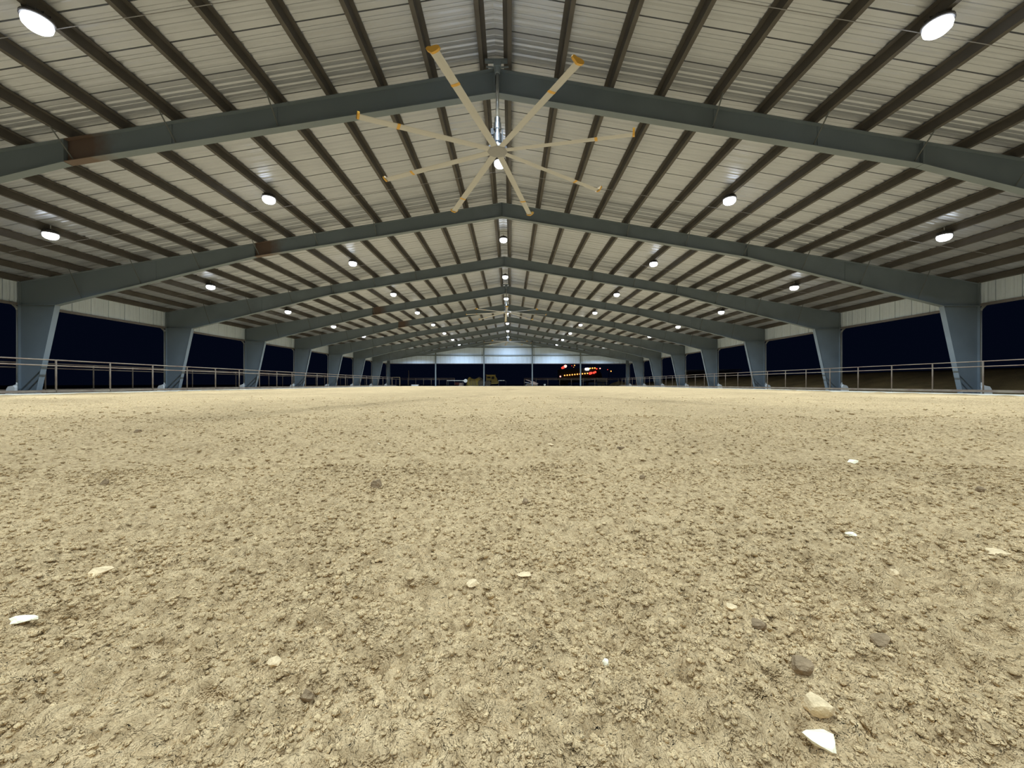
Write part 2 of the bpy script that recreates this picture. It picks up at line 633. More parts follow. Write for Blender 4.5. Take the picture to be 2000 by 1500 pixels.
def roof_sheet(side):
    X0, X1 = 0.0, 23.0
    vs, fs = [], []
    for (a, u) in PROF:
        for x in (X0, X1):
            vs.append((side * x, a, RZ - x * SL + PD + 0.004 + u))
    for i in range(len(PROF) - 1):
        q = (2 * i, 2 * i + 1, 2 * i + 3, 2 * i + 2)
        fs.append(q if side < 0 else q[::-1])
    return MB().add(vs, fs).mesh('roof_panel', M['sheet'])


for side in (-1, 1):
    me = roof_sheet(side)
    y = YB - 0.1
    while y < YE + 0.3:
        o = link('roof_panel', me, ceiling)
        o.location.y = y
        y += PW

# opaque weather layer above the sheets, so that no light passes the laps
o = MB().add([(-23.05, YB - .15, RZ - 23.05 * SL + PD + .09), (0, YB - .15, RZ + PD + .09), (23.05, YB - .15, RZ - 23.05 * SL + PD + .09),
              (-23.05, YE + 1.0, RZ - 23.05 * SL + PD + .09), (0, YE + 1.0, RZ + PD + .09), (23.05, YE + 1.0, RZ - 23.05 * SL + PD + .09)],
             [(0, 1, 4, 3), (1, 2, 5, 4)]).build('roof_skin', M['darkgrey'], ceiling)


def purlin_profile(side):
    w, t, d, lip = 0.105, 0.006, PD, 0.025
    # Z section in the XZ plane, bottom flange towards the eave
    return [(0, 0), (side * w, 0), (side * w, lip), (side * (w - t), lip), (side * (w - t), t), (side * t, t), (side * t, d),
            (-side * w, d), (-side * w, d - t), (0, d - t)]


pmesh = {}
for side in (-1, 1):
    pmesh[side] = MB().prism(purlin_profile(side), 0, BAY).mesh('purlin', M['purlin'])
rest = MB()
for side in (-1, 1):
    for i, px in enumerate(PUR):
        for b in range(11):
            y0 = FRAMES[b]
            if 2 <= b <= 9:
                o = link('purlin', pmesh[side], ceiling)
                o.location = (side * px, y0, top(px))
            else:
                rest.prism([(side * px + a, top(px) + c) for a, c in purlin_profile(side)], y0, y0 + BAY)
o = rest.build('purlin_run', M['purlin'], ceiling)
o['kind'] = 'stuff'

# thin electrical conduits strung under the purlins, one per bay
for b in range(2, 11):
    y = FRAMES[b] + BAY * 0.5 + 1.05
    MB().tube([(-19.6, y, top(19.6) - 0.02), (0, y, RZ - 0.02), (19.6, y, top(19.6) - 0.02)], 0.008, 6).build('conduit', M['greypanel'], ceiling)


# ------------------------------------------------------------------ steel portal frames
KNEE_X, KNEE_Z, PINCH = 20.95, 4.19, 11.62


def frame_meshes(side, end=False, patch=False):
    s = side
    fw, ft = 0.22, 0.02
    ms = {}
    steel = M['steel']
    rst = M['steel_patch'] if (side < 0 and patch) else M['steel']
    if end:
        A = [(0, RZ), (HW, top(HW)), (HW, top(HW) - 0.45), (0, RZ - 0.55)]
        col = [(HW, 0), (HW, top(HW)), (HW - 0.45, top(HW - .45)), (HW - 0.45, 0)]
        bot = [(0, RZ - 0.55), (HW, top(HW) - 0.45)]
        inn = [(HW - 0.45, 0), (HW - 0.45, top(HW) - .45)]
    else:
        A = [(0, RZ), (HW, top(HW)), (HW, KNEE_Z), (KNEE_X, KNEE_Z), (PINCH, top(PINCH) - 0.60), (0, RZ - 0.64)]
        col = [(HW, 0), (HW, KNEE_Z), (KNEE_X, KNEE_Z), (21.87, 0)]
        bot = [(0, RZ - 0.64), (PINCH, top(PINCH) - 0.60), (KNEE_X, KNEE_Z)]
        inn = [(21.87, 0), (KNEE_X, KNEE_Z)]
    m = lambda P: [(s * x, z) for x, z in P]
    ms['rafter'] = MB().prism(m(A), -0.008, 0.008).mesh('rafter', rst)

    def strip(path, name, mt, outward):
        b = MB()
        for (x0, z0), (x1, z1) in zip(path[:-1], path[1:]):
            d = Vector((s * (x1 - x0), z1 - z0)).normalized()
            nrm = Vector((-d.y, d.x))
            if nrm.dot(Vector(outward)) < 0:
                nrm = -nrm
            q = [(s * x0, z0), (s * x1, z1), (s * x1 + nrm.x * ft, z1 + nrm.y * ft), (s * x0 + nrm.x * ft, z0 + nrm.y * ft)]
            b.prism(q, -fw / 2, fw / 2)
        return b.mesh(name, mt)
    ms['bottom_flange'] = strip(bot, 'bottom_flange', rst, (0, -1))
    ms['top_flange'] = strip([(0, RZ - ft), (HW, top(HW) - ft)], 'top_flange', rst, (0, 1))
    ms['column'] = MB().prism(m(col), -0.008, 0.008).mesh('column', steel)
    ms['inner_flange'] = strip(inn, 'inner_flange', steel, (-s, 0))
    ms['outer_flange'] = strip([(HW, 0), (HW, top(HW))], 'outer_flange', steel, (s, 0))
    if not end:
        ms['knee_plate'] = MB().box(min(s * KNEE_X, s * HW), max(s * KNEE_X, s * HW), -fw / 2, fw / 2, KNEE_Z - 0.015, KNEE_Z + 0.015).mesh('knee_plate', steel)
        xb = sorted((s * (21.78), s * (HW + 0.05)))
        ms['base_plate'] = MB().box(xb[0], xb[1], -0.18, 0.18, -0.1, 0.03).mesh('base_plate', steel)
        sp = MB()
        for x, w in ((0.02, fw), (5.95, 0.06), (8.8, 0.06), (PINCH, fw)):
            dep = 0.64 - 0.04 * min(1, x / PINCH)
            sp.box(min(s * x, s * (x + 0.03)), max(s * x, s * (x + 0.03)), -w / 2, w / 2, top(x) - dep - 0.03 * (w > 0.1), top(x) - 0.02)
        ms['splice_plate'] = sp
    return ms


def build_frame(k, Y, meshes, end=False):
    root = empty('steel_frame', (0, Y, 0))
    for side in (-1, 1):
        ms = meshes[side]
        r = link('rafter', ms['rafter'], root)
        link('bottom_flange', ms['bottom_flange'], r)
        link('top_flange', ms['top_flange'], r)
        c = link('column', ms['column'], root)
        link('inner_flange', ms['inner_flange'], c)
        link('outer_flange', ms['outer_flange'], c)
        if not end:
            link('knee_plate', ms['knee_plate'], c)
            link('base_plate', ms['base_plate'], c)
            for q in ms['splices']:
                link('splice_plate', q, r)
            for q in ms['braces']:
                link('flange_brace', q, root)
    return root


FM = {s: frame_meshes(s) for s in (-1, 1)}
for s in (-1, 1):
    FM[s]['splices'] = []
    for x, w in ((0.02, 0.22), (5.95, 0.05), (8.8, 0.05), (PINCH, 0.22), (16.3, 0.05)):
        dep = 0.64 - 0.04 * min(1, x / PINCH) + max(0, x - PINCH) * 0.083
        FM[s]['splices'].append(MB().box(min(s * x, s * (x + 0.03)), max(s * x, s * (x + 0.03)), -w / 2, w / 2,
                                         top(x) - dep - (0.03 if w > 0.1 else 0), top(x) - 0.02).mesh('splice_plate', M['steel']))
    FM[s]['braces'] = []
    for i in (4, 6, 8, 10, 12, 14):
        x = PUR[i] + 0.05
        dep = 0.64 - 0.04 * min(1, x / PINCH) + max(0, x - PINCH) * 0.083
        FM[s]['braces'].append(MB().bar((s * x, -0.55, top(x) + 0.02), (s * x, -0.02, top(x) - dep + 0.06), 0.035, 0.010, (0, 1, 1))
                               .mesh('flange_brace', M['darksteel']))
FP = {1: FM[1], -1: dict(FM[-1])}
FP[-1].update({k: v for k, v in frame_meshes(-1, False, True).items() if k in ('rafter', 'bottom_flange', 'top_flange')})
FE = {s: frame_meshes(s, True) for s in (-1, 1)}
for k, Y in enumerate(FRAMES):
    end = (k == len(FRAMES) - 1)
    root = build_frame(k, Y, FE if end else (FP if k in (3, 4, 6, 7) else FM), end)
    if k < 3:
        lab = ['grey steel frame farthest behind the camera position', 'grey steel frame just behind the camera position', 'grey steel frame overhead, close in front of the camera position'][k]
    elif end:
        lab = 'slim grey end frame carrying the far gable wall'
    else:
        lab = ['grey steel roof frame nearest in view, crossing behind the closest ceiling fan',
               'second grey steel roof frame from the front, with the nearest full columns in view',
               'third grey steel roof frame from the front, behind the second',
               'fourth grey steel roof frame from the front, carrying the middle ceiling fan',
               'fifth grey steel roof frame from the front',
               'sixth grey steel roof frame from the front',
               'seventh grey steel roof frame from the front, by the farthest ceiling fan',
               'eighth grey steel roof frame, last before the far gable wall'][k - 3]
    tag(root, lab, 'steel frame', 'grey steel frames of the arena roof')


# ------------------------------------------------------------------ walls
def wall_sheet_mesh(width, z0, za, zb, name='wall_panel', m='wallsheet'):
    """vertical ribbed sheet in local XZ (ribs towards +Y), width along X, top sloping from za to zb"""
    vs, fs = [], []
    P = [(a, u) for a, u in PROF if a <= width + 1e-6]
    if P[-1][0] < width - 1e-3:
        P.append((width, 0.0))
    for a, u in P:
        t = a / width
        vs += [(a, u * 0.8, z0), (a, u * 0.8, za + (zb - za) * t)]
    for i in range(len(P) - 1):
        fs.append((2 * i, 2 * i + 2, 2 * i + 3, 2 * i + 1))
    return MB().add(vs, fs).mesh(name, M[m])


WZ = 4.27
wb = tag(empty('wall_back', (0, YE + 0.14, 0)), 'white ribbed gable wall hanging above the open far end', kind='structure')
n = 50
for i in range(n):
    x0 = -HW + i * (2 * HW / n)
    x1 = x0 + 2 * HW / n
    if x0 < 0 < x1 - 1e-6:
        pass
    za, zb = top(x0) + PD, top(x1) + PD
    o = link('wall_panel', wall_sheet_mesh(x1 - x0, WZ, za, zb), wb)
    o.location.x = x0
for z in (5.78, 7.31):
    hx = min(HW - 0.2, (RZ - 0.35 - z) / SL)
    MB().box(-hx, hx, -0.13, -0.005, z - 0.1, z + 0.1).build('girt', M['steel'], wb)
MB().box(-HW, HW, -0.06, 0.06, WZ - 0.09, WZ).build('bottom_trim', M['trim'], wb)
for x in (-13.58, -4.53, 4.53, 13.58):
    b = MB()
    b.box(x - 0.11, x + 0.11, -0.32, -0.30, 0, top(x) - 0.2)
    b.box(x - 0.11, x + 0.11, -0.15, -0.13, 0, top(x) - 0.2)
    b.box(x - 0.008, x + 0.008, -0.30, -0.15, 0, top(x) - 0.2)
    b.box(x - 0.16, x + 0.16, -0.36, -0.10, -0.05, 0.03)
    b.build('wall_column', M['steel'], wb)

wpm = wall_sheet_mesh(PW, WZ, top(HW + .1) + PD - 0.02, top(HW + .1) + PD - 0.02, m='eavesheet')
for side, nm in ((-1, 'left'), (1, 'right')):
    w = tag(empty('wall_' + nm), 'pale ribbed sheet band above the open %s side' % nm, kind='structure')
    y = 2.77
    while y < YE + 0.1:
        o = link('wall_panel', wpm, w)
        if side > 0:
            o.rotation_euler.z = R(-90)
            o.location = (HW + 0.08, y + PW, 0)
        else:
            o.rotation_euler.z = R(90)
            o.location = (-HW - 0.08, y, 0)
        y += PW
    xa, xb = sorted((side * (HW + 0.03), side * (HW + 0.14)))
    for k in range(2, 11):
        MB().box(xa, xb, FRAMES[k] + 0.02, FRAMES[k + 1] - 0.02, WZ - 0.10, WZ + 0.02).build('bottom_trim', M['trim'], w)
        xc, xd = sorted((side * (HW - 0.12), side * (HW + 0.07)))
        MB().box(xc, xd, FRAMES[k] + 0.11, FRAMES[k + 1] - 0.11, top(HW) + 0.02, top(HW) + 0.20).build('eave_strut', M['purlin'], w)


# ------------------------------------------------------------------ high bay lamps
def make_lamp():
    root = empty('high_bay_lamp')
    h = MB().lathe([(0.055, 0.33), (0.085, 0.32), (0.09, 0.26), (0.20, 0.22), (0.235, 0.19), (0.24, 0.15), (0.225, 0.14)], 24)
    hs = h.build('housing', M['housing'], root)
    f = MB()
    for k in range(12):
        a = 2 * math.pi * k / 12
        f.bar((0.07 * math.cos(a), 0.07 * math.sin(a), 0.27), (0.21 * math.cos(a), 0.21 * math.sin(a), 0.235), 0.008, 0.05)
    f.build('cooling_fins', M['housing'], hs)
    MB().lathe([(0.20, 0.145), (0.215, 0.09), (0.20, 0.02), (0.15, -0.03), (0.08, -0.055), (0.01, -0.06)], 24).build('lens', M['lens'], root, True)
    MB().tube([(0, 0, 0.33), (0, 0, 0.46)], 0.012, 6).build('hanger', M['galv'], root)
    ld = bpy.data.lights.new('lamp_light', 'AREA')
    ld.shape = 'DISK'
    ld.size = 0.36
    ld.energy = LAMP_W
    ld.color = LAMP_COL
    ld.spread = R(153)
    lo = bpy.data.objects.new('lamp_light', ld)
    COL.objects.link(lo)
    lo.parent = root
    lo.location = (0, 0, -0.07)
    return root


lamp0 = make_lamp()
LY = [-8.6, -0.9, 7.35] + [14.35 + BAY * k for k in range(8)]
rows = [(-PUR[12] + 0.10, 'outer left row'), (-PUR[6] - 0.05, 'inner left row'), (0.0, 'ridge row'), (PUR[6] + 0.05, 'inner right row'), (PUR[12] - 0.10, 'outer right row')]
first = True
for x, rn in rows:
    for k, y in enumerate(LY):
        o = lamp0 if first else copy_tree(lamp0)
        first = False
        z = (8.70 if x == 0 else top(x) - 0.25)
        o.location = (x, y, z)
        o.rotation_euler.z = rng.uniform(0, 6)
        if k < 2:
            lab = 'white round high bay lamp of the %s, %s the camera' % (rn, ('far behind', 'just behind')[k])
        else:
            first_seen = 2 if 'inner' in rn else 3
            j = k - first_seen
            if j < 0:
                lab = 'white round high bay lamp of the %s, overhead and out of frame' % rn
            else:
                lab = 'lit white high bay lamp, %s of the %s of roof lamps' % (ORD[j] if j else 'nearest', rn)
        tag(o, lab, 'lamp', 'high bay lamps under the roof')


# ------------------------------------------------------------------ big ceiling fans
def make_fan():
    root = empty('ceiling_fan')
    # local z = 0 at the blade plane; mount up under the ridge
    top_z = RZ - 6.68
    mb = MB()
    mb.box(-0.33, 0.33, -0.05, 0.05, top_z + 0.0, top_z + 0.06)
    mb.box(-0.10, 0.10, -0.10, 0.10, top_z - 0.16, top_z - 0.02)
    mb.lathe([(0.09, top_z - 0.16), (0.07, top_z - 0.30), (0.055, top_z - 0.32)], 12)
    mb.bar((-0.30, 0, top_z - 0.12), (-0.08, 0, top_z - 0.14), 0.03, 0.03)
    mb.bar((0.30, 0, top_z - 0.12), (0.08, 0, top_z - 0.14), 0.03, 0.03)
    mb.build('mount_bracket', M['steel'], root)
    MB().tube([(0, 0, 0.84), (0, 0, top_z - 0.3)], 0.045, 12).build('down_rod', M['galv'], root, True)
    mo = MB().lathe([(0.055, 0.88), (0.08, 0.86), (0.08, 0.74), (0.10, 0.72), (0.105, 0.56), (0.075, 0.54), (0.075, 0.44), (0.12, 0.42), (0.12, 0.22), (0.08, 0.20), (0.08, 0.06)], 18).build('motor', M['chrome'], root)
    b = MB()
    for sx in (-1, 1):
        b.bar((sx * 0.13, 0, 0.56), (sx * 0.13, 0, 0.10), 0.03, 0.06)
    b.box(-0.17, -0.1, -0.06, 0.06, 0.40, 0.56)
    b.build('motor_bracket', M['darkgrey'], mo)
    MB().lathe([(0.10, 0.075), (0.24, 0.07), (0.27, 0.05), (0.27, -0.02), (0.22, -0.045), (0.08, -0.06), (0.02, -0.06)], 28).build('hub', M['hub'], root)
    RB = 3.45
    pitch = R(5)
    sec = [(-0.085, -0.004), (-0.03, 0.013), (0.03, 0.017), (0.075, 0.010), (0.092, 0.0), (0.075, -0.010), (0.0, -0.012)]

    def blade():
        v, f = [], []
        N = len(sec)
        for r in (0.20, RB):
            for c, h in sec:
                v.append((r, c * math.cos(pitch) - h * math.sin(pitch), c * math.sin(pitch) + h * math.cos(pitch)))
        f.append(tuple(range(N)))
        f.append(tuple(range(2 * N - 1, N - 1, -1)))
        for i in range(N):
            j = (i + 1) % N
            f.append((i, i + N, j + N, j))
        return MB().add(v, f).mesh('blade', M['blade'])

    def winglet():
        pts = []
        for k in range(14):
            a = 2 * math.pi * k / 14
            c, h = 0.135 * math.cos(a) - 0.01, 0.055 * math.sin(a) + 0.02 + 0.05 * (math.cos(a) < -0.3) * abs(math.cos(a))
            pts.append((c, h))
        v = []
        for r in (RB - 0.02, RB + 0.03):
            for c, h in pts:
                v.append((r, c * math.cos(pitch) - h * math.sin(pitch), c * math.sin(pitch) + h * math.cos(pitch)))
        N = len(pts)
        f = [tuple(range(N - 1, -1, -1)), tuple(range(N, 2 * N))] + [(i, (i + 1) % N, (i + 1) % N + N, i + N) for i in range(N)]
        return MB().add(v, f).mesh('winglet', M['yellow'])

    def band():
        v, f = [], []
        N = len(sec)
        for r in (RB * 0.735, RB * 0.735 + 0.07):
            for c, h in sec:
                c, h = c * 1.07, h * 1.35
                v.append((r, c * math.cos(pitch) - h * math.sin(pitch), c * math.sin(pitch) + h * math.cos(pitch)))
        f = [tuple(range(N)), tuple(range(2 * N - 1, N - 1, -1))] + [(i, i + N, (i + 1) % N + N, (i + 1) % N) for i in range(N)]
        return MB().add(v, f).mesh('blade_band', M['yellow'])
    bm, wm, nm = blade(), winglet(), band()
    for k in range(8):
        bl = link('blade', bm, root)
        bl.rotation_euler = (0, R(3.8), 2 * math.pi * k / 8)     # blades droop a little towards the tips
        link('winglet', wm, bl)
        link('blade_band', nm, bl)
    return root


fan0 = make_fan()
for i, (y, ph) in enumerate(((10.10, 27.7), (32.95, 1.5), (55.8, 7.0))):
    o = fan0 if i == 0 else copy_tree(fan0)
    o.location = (0.05, y, 6.68)
    for ch in o.children:
        if ch.name.startswith('blade'):
            ch.rotation_euler.z += R(ph - (27.7 if i else 0))
    tag(o, ['huge eight-bladed ceiling fan with yellow tips, nearest the camera',
            'smaller looking ceiling fan midway along the ridge, behind the nearest one',
            'farthest ceiling fan, just before the white gable wall'][i], 'ceiling fan', 'large ceiling fans under the ridge')


# ------------------------------------------------------------------ pipe fences, curbs
def fence(name, x, ytop, ymid, ybot, post_y, y0, y1, label, group, r=0.03):
    root = empty(name, (x, 0, 0))
    for z, nm, rr in ((ytop, 'top_rail', r), (ymid, 'middle_rail', r)):
        MB().tube([(0, y0, z), (0, y1, z)], rr, 8).build(nm, M['rail'], root, True)
    MB().box(-0.025, 0.025, y0, y1, ybot - 0.06, ybot + 0.05).build('bottom_rail', M['post'], root)
    pm = MB().tube([(0, 0, -0.1), (0, 0, ytop - 0.01)], 0.012 + 0.85 * r, 8).mesh('post', M['post'], True)
    for y in post_y:
        o = link('post', pm, root)
        o.location.y = y
    tag(root, label, 'fence', group)
    return root


def series(y0, s, lo, hi):
    k = math.ceil((lo - y0) / s)
    out = []
    while y0 + k * s <= hi:
        out.append(y0 + k * s)
        k += 1
    return out


fence('pipe_fence', -21.2, 1.61, 1.345, 0.14, series(18.16, 2.44, 8, YE), 7.5, YE + 0.6,
      'brown pipe fence along the left edge of the arena, in front of the columns', 'pipe fences of the arena')
fence('pipe_fence', -25.4, 1.61, 1.345, 0.14, series(21.19, 2.44, 12, YE + 4), 9, YE + 4,
      'second brown pipe fence farther out, behind the left columns', 'pipe fences of the arena')
fence('pipe_fence', 21.2, 1.48, 1.25, 0.17, series(22.62, 2.0, 8, YE), 7.5, YE + 0.6,
      'thin brown pipe fence along the right edge before the earth bank', 'pipe fences of the arena', 0.02)


def curb(label, x0, x1, y0, y1, h=0.05):
    b = MB().box(x0, x1, y0, y1, -0.1, h)
    o = b.build('curb', M['concrete'])
    tag(o, label, 'curb', 'pale curbs around the arena floor')


curb('pale concrete curb at the foot of the left pipe fence', -21.15, -20.82, YB, YE + 0.25)
curb('pale concrete curb at the foot of the right pipe fence', 20.82, 21.15, YB, YE + 0.25)
curb('pale low curb crossing the far end of the arena', -20.80, 20.80, YE + 0.10, YE + 0.42, 0.03)


# rain pipes on the outer side of each column
def make_downspout(side):
    root = empty('downspout')
    s = side
    MB().tube([(s * 0.02, 0, 0.5), (s * 0.02, 0, 4.0)], 0.05, 8).build('pipe', M['downpipe'], root, True)
    MB().tube([(s * 0.02, 0, 3.97), (s * 0.06, 0, 4.07), (s * 0.25, 0, 4.25), (s * 0.27, 0, 4.42)], 0.055, 8).build('top_elbow', M['downpipe'], root, True)
    MB().tube([(s * 0.02, 0, 0.55), (s * 0.03, 0, 0.44), (s * 0.2, 0, 0.36), (s * 0.3, 0, 0.33)], 0.055, 8).build('bottom_elbow', M['white'], root, True)
    p = [(-0.06, -0.1), (-0.06, 0.30), (0.02, 0.40), (0.26, 0.36), (0.34, 0.24), (0.40, -0.1)]
    MB().prism([(s * a, z) for a, z in p], -0.17, 0.17).build('splash_block', M['white'], root)
    return root


for side, nm in ((-1, 'left'), (1, 'right')):
    d0 = None
    for k in range(4, len(FRAMES)):
        o = make_downspout(side) if d0 is None else copy_tree(d0)
        d0 = d0 or o
        o.location = (side * (HW + 0.17), FRAMES[k] + 0.02, 0)
        tag(o, 'rain pipe with white foot on the %s %s column' % (ORD[k - 4] if k < len(FRAMES) - 1 else 'far corner', nm), 'downspout',
            'rain pipes on the outer side of the columns')


# ------------------------------------------------------------------ far end: fences, gate, post, trough
def far_fence(x0, x1, Y, label, n, zt=1.52, zm=1.27):
    root = empty('pipe_fence', (0, Y, 0))
    MB().tube([(x0, 0, zt), (x1, 0, zt)], 0.035, 8).build('top_rail', M['rail'], root, True)
    MB().tube([(x0, 0, zm), (x1, 0, zm)], 0.035, 8).build('middle_rail', M['rail'], root, True)
    pm = MB().tube([(0, 0, -0.15), (0, 0, zt)], 0.045, 8).mesh('post', M['post'], True)
    for k in range(n):
        o = link('post', pm, root)
        o.location.x = x0 + (x1 - x0) * k / (n - 1)
    tag(root, label, 'fence', 'pipe fences of the arena')


YF = 75.0
far_fence(wx(782, YF), wx(888, YF), YF, 'brown pipe fence across the far left end, behind the yellow machine', 8)
far_fence(wx(1024, YF), wx(1231, YF), YF, 'faint brown pipe fence across the far right end, under the coloured lights', 10)

g = empty('pipe_gate', (0, 74.0, 0))
xa, xb = wx(766, 74), wx(781, 74)
fm = MB()
for x in (xa, xb):
    fm.tube([(x, 0, -0.12), (x, 0, 1.72)], 0.055, 8)
fm.tube([(xa, 0, 1.70), (xb, 0, 1.70)], 0.055, 8)
fm.build('gate_frame', M['stone'], g)
MB().tube([(xa, 0, 1.35), (xb, 0, 1.35)], 0.045, 8).build('cross_rail', M['rail'], g)
MB().tube([((xa + xb) / 2, 0, -0.12), ((xa + xb) / 2, 0, 1.35)], 0.04, 8).build('upright', M['rail'], g)
tag(g, 'tan pipe gate frame beside the far left corner column', 'gate')

b = MB().tube([(0, 0, -0.15), (0, 0, 3.05), (0, 0, 3.1)], [0.085, 0.07, 0.04], 8)
o = b.build('wooden_post', M['post'], None, True)
o.location = (wx(798.5, 76), 76, 0)
tag(o, 'tall lone post rising above the far left fence', 'post')

t = empty('water_trough', (wx(811, 73.6), 73.6, 0))
b = MB()
b.box(-0.65, 0.65, -0.3, -0.26, -0.12, 0.30).box(-0.65, 0.65, 0.26, 0.3, -0.12, 0.30).box(-0.65, -0.61, -0.26, 0.26, -0.12, 0.30)
b.box(0.61, 0.65, -0.26, 0.26, -0.12, 0.30).box(-0.61, 0.61, -0.26, 0.26, -0.12, -0.05)
b.build('basin', M['white'], t)
MB().box(-0.70, 0.70, -0.35, -0.27, 0.28, 0.33).box(-0.70, 0.70, 0.27, 0.35, 0.28, 0.33).build('rim', M['greypanel'], t)
tag(t, 'low white trough at the foot of the far left fence', 'trough')


# ------------------------------------------------------------------ yellow earthmoving machine
def wheel(root, x, y, z, r, w, name='wheel'):
    o = MB().lathe([(r * 0.55, -w / 2), (r * 0.92, -w / 2), (r, -w * 0.35), (r, w * 0.35), (r * 0.92, w / 2), (r * 0.55, w / 2)], 22, axis='y').build(name, M['tyre'], root)
    o.location = (x, y, z)
    h = MB().lathe([(r * 0.54, -w * 0.40), (r * 0.50, -w * 0.30), (r * 0.25, -w * 0.32), (r * 0.22, -w * 0.45), (r * 0.08, -w * 0.46)], 16, axis='y').build('wheel_hub', M['stone'], o)
    return o


MY = 76.5
mach = empty('earth_scraper', (wx(944, MY), MY, -0.10))
L = lambda px: wx(px, MY) - wx(944, MY)
# bowl at the left
bw = MB()
poly = [(L(911.5), 0.05), (L(915), 1.55), (L(918), 1.95), (L(922), 1.55), (L(929), 1.50), (L(934), 1.70), (L(939), 1.5), (L(938), 0.25), (L(930), 0.05)]
bw.prism(poly, -1.15, -1.02)
bw.prism(poly, 1.02, 1.15)
bw.box(L(929), L(939), -1.02, 1.02, 0.15, 0.30)
bw.prism([(L(911.5), 0.05), (L(913.5), 0.05), (L(918.5), 1.9), (L(917), 1.9)], -1.02, 1.02)
bowl = bw.build('bowl', M['machine'], mach)
for px, dz in ((920, 1.35), (925, 1.30), (930, 1.35)):
    MB().bar((L(px), -1.17, 0.25), (L(px) - 0.15, -1.17, dz), 0.10, 0.06, (0, 1, 0)).build('bowl_rib', M['machdark'], bowl)
MB().prism([(L(930), 1.45), (L(936), 1.95), (L(941), 1.70), (L(946), 1.0), (L(944), 0.75), (L(939), 1.35)], -0.3, 0.3).build('gooseneck', M['machdark'], mach)
MB().prism([(L(922), 0.35), (L(928), 0.30), (L(934), 1.15), (L(931), 1.35)], -0.9, -0.7).build('apron_arm', M['machdark'], mach)
# tractor at the right
MB().box(L(948), L(972), -0.55, 0.55, 0.55, 0.95).build('chassis', M['machdark'], mach)
cab = MB().prism([(L(950), 1.15), (L(950.5), 2.15), (L(953), 2.28), (L(967), 2.22), (L(971), 1.55), (L(972), 1.10)], -0.75, 0.75).build('cab', M['machine'], mach)
MB().box(L(960.5), L(965.5), -0.765, -0.74, 1.45, 2.0).build('cab_window', M['glass'], cab)
MB().box(L(952), L(958.5), -0.765, -0.74, 1.65, 2.0).build('cab_window', M['glass'], cab)
MB().box(L(949.5), L(968.5), -0.85, 0.85, 2.24, 2.34).build('cab_roof', M['machine'], cab)
MB().prism([(L(959), 0.45), (L(960), 1.15), (L(971), 1.2), (L(975), 0.95), (L(972), 0.55)], -0.8, 0.8).build('hood', M['machine'], mach)
MB().tube([(L(967), 0.3, 2.1), (L(967), 0.3, 2.55)], 0.06, 8).build('exhaust', M['darkgrey'], mach)
for y in (-0.95, 0.95):
    wheel(mach, L(953.5), y, 0.62, 0.62, 0.42)
    wheel(mach, L(940.5), y * 1.1, 0.66, 0.66, 0.45)
tag(mach, 'dusty yellow earthmoving machine parked at the far end, left of center', 'earthmover')

# white pipe barrier before the machine
PY = 74.6
pb = empty('pipe_barrier', (0, PY, -0.10))
MB().tube([(wx(873, PY), 0, 1.16), (wx(907, PY), 0, 1.16)], 0.06, 10).build('white_pipe', M['white'], pb, True)
for px in (873, 875.5, 902.5, 905):
    MB().bar((wx(px, PY), 0, 0), (wx(px + 0.8, PY), 0, 1.12), 0.07, 0.07, (0, 1, 0)).build('leg', M['darkgrey'], pb)
for px in (887.3, 905):
    MB().lathe([(0.10, -0.08), (0.11, 0), (0.10, 0.08)], 10, (wx(px, PY), 0, 1.16), 'y').build('clamp', M['white'], pb)
MB().lathe([(0.05, -0.05), (0.34, -0.045), (0.36, 0), (0.34, 0.045), (0.05, 0.05)], 20, (wx(909.5, PY), -0.1, 1.12), 'y').build('round_plate', M['white'], pb)
tag(pb, 'white pipe on dark legs left of the yellow machine', 'barrier')
pb2 = empty('pipe_barrier', (0, PY, -0.10))
MB().tube([(wx(973, PY), 0, 1.18), (wx(986, PY), 0, 1.18)], 0.045, 10).build('white_pipe', M['white'], pb2, True)
for px in (978.5, 984):
    MB().lathe([(0.08, -0.1), (0.09, 0), (0.08, 0.1)], 10, (wx(px, PY), 0, 1.18), 'y').build('clamp', M['white'], pb2)
MB().tube([(wx(986, PY), 0, 1.18), (wx(988.5, PY), 0, 0.95), (wx(987.5, PY), 0, 0.0)], 0.07, 8).build('leg', M['darkgrey'], pb2)
MB().tube([(wx(974, PY), 0, 1.18), (wx(974, PY), 0, 0.0)], 0.05, 8).build('leg', M['darkgrey'], pb2)
tag(pb2, 'short white pipe on a dark bent leg right of the yellow machine', 'barrier')

o = empty('fuel_tank', (wx(893, 75.5), 75.5, -0.1))
MB().tube([(-0.38, 0, 0.52), (0.38, 0, 0.52)], 0.30, 14).build('drum', M['maroon'], o, True)
for x in (-0.25, 0.25):
    MB().box(x - 0.04, x + 0.04, -0.28, 0.28, 0, 0.3).build('cradle', M['darkgrey'], o)
tag(o, 'small maroon drum under the white pipe', 'tank')
o = empty('tool_box', (wx(901, 75.6), 75.6, -0.1))
MB().prism([(-0.42, 0), (-0.42, 0.5), (-0.30, 0.72), (0.30, 0.72), (0.42, 0.5), (0.42, 0)], -0.25, 0.25).build('body', M['pink'], o)
MB().box(-0.05, 0.05, -0.28, -0.25, 0.42, 0.55).build('latch', M['galv'], o)
tag(o, 'greyish pink box beside the maroon drum', 'box')

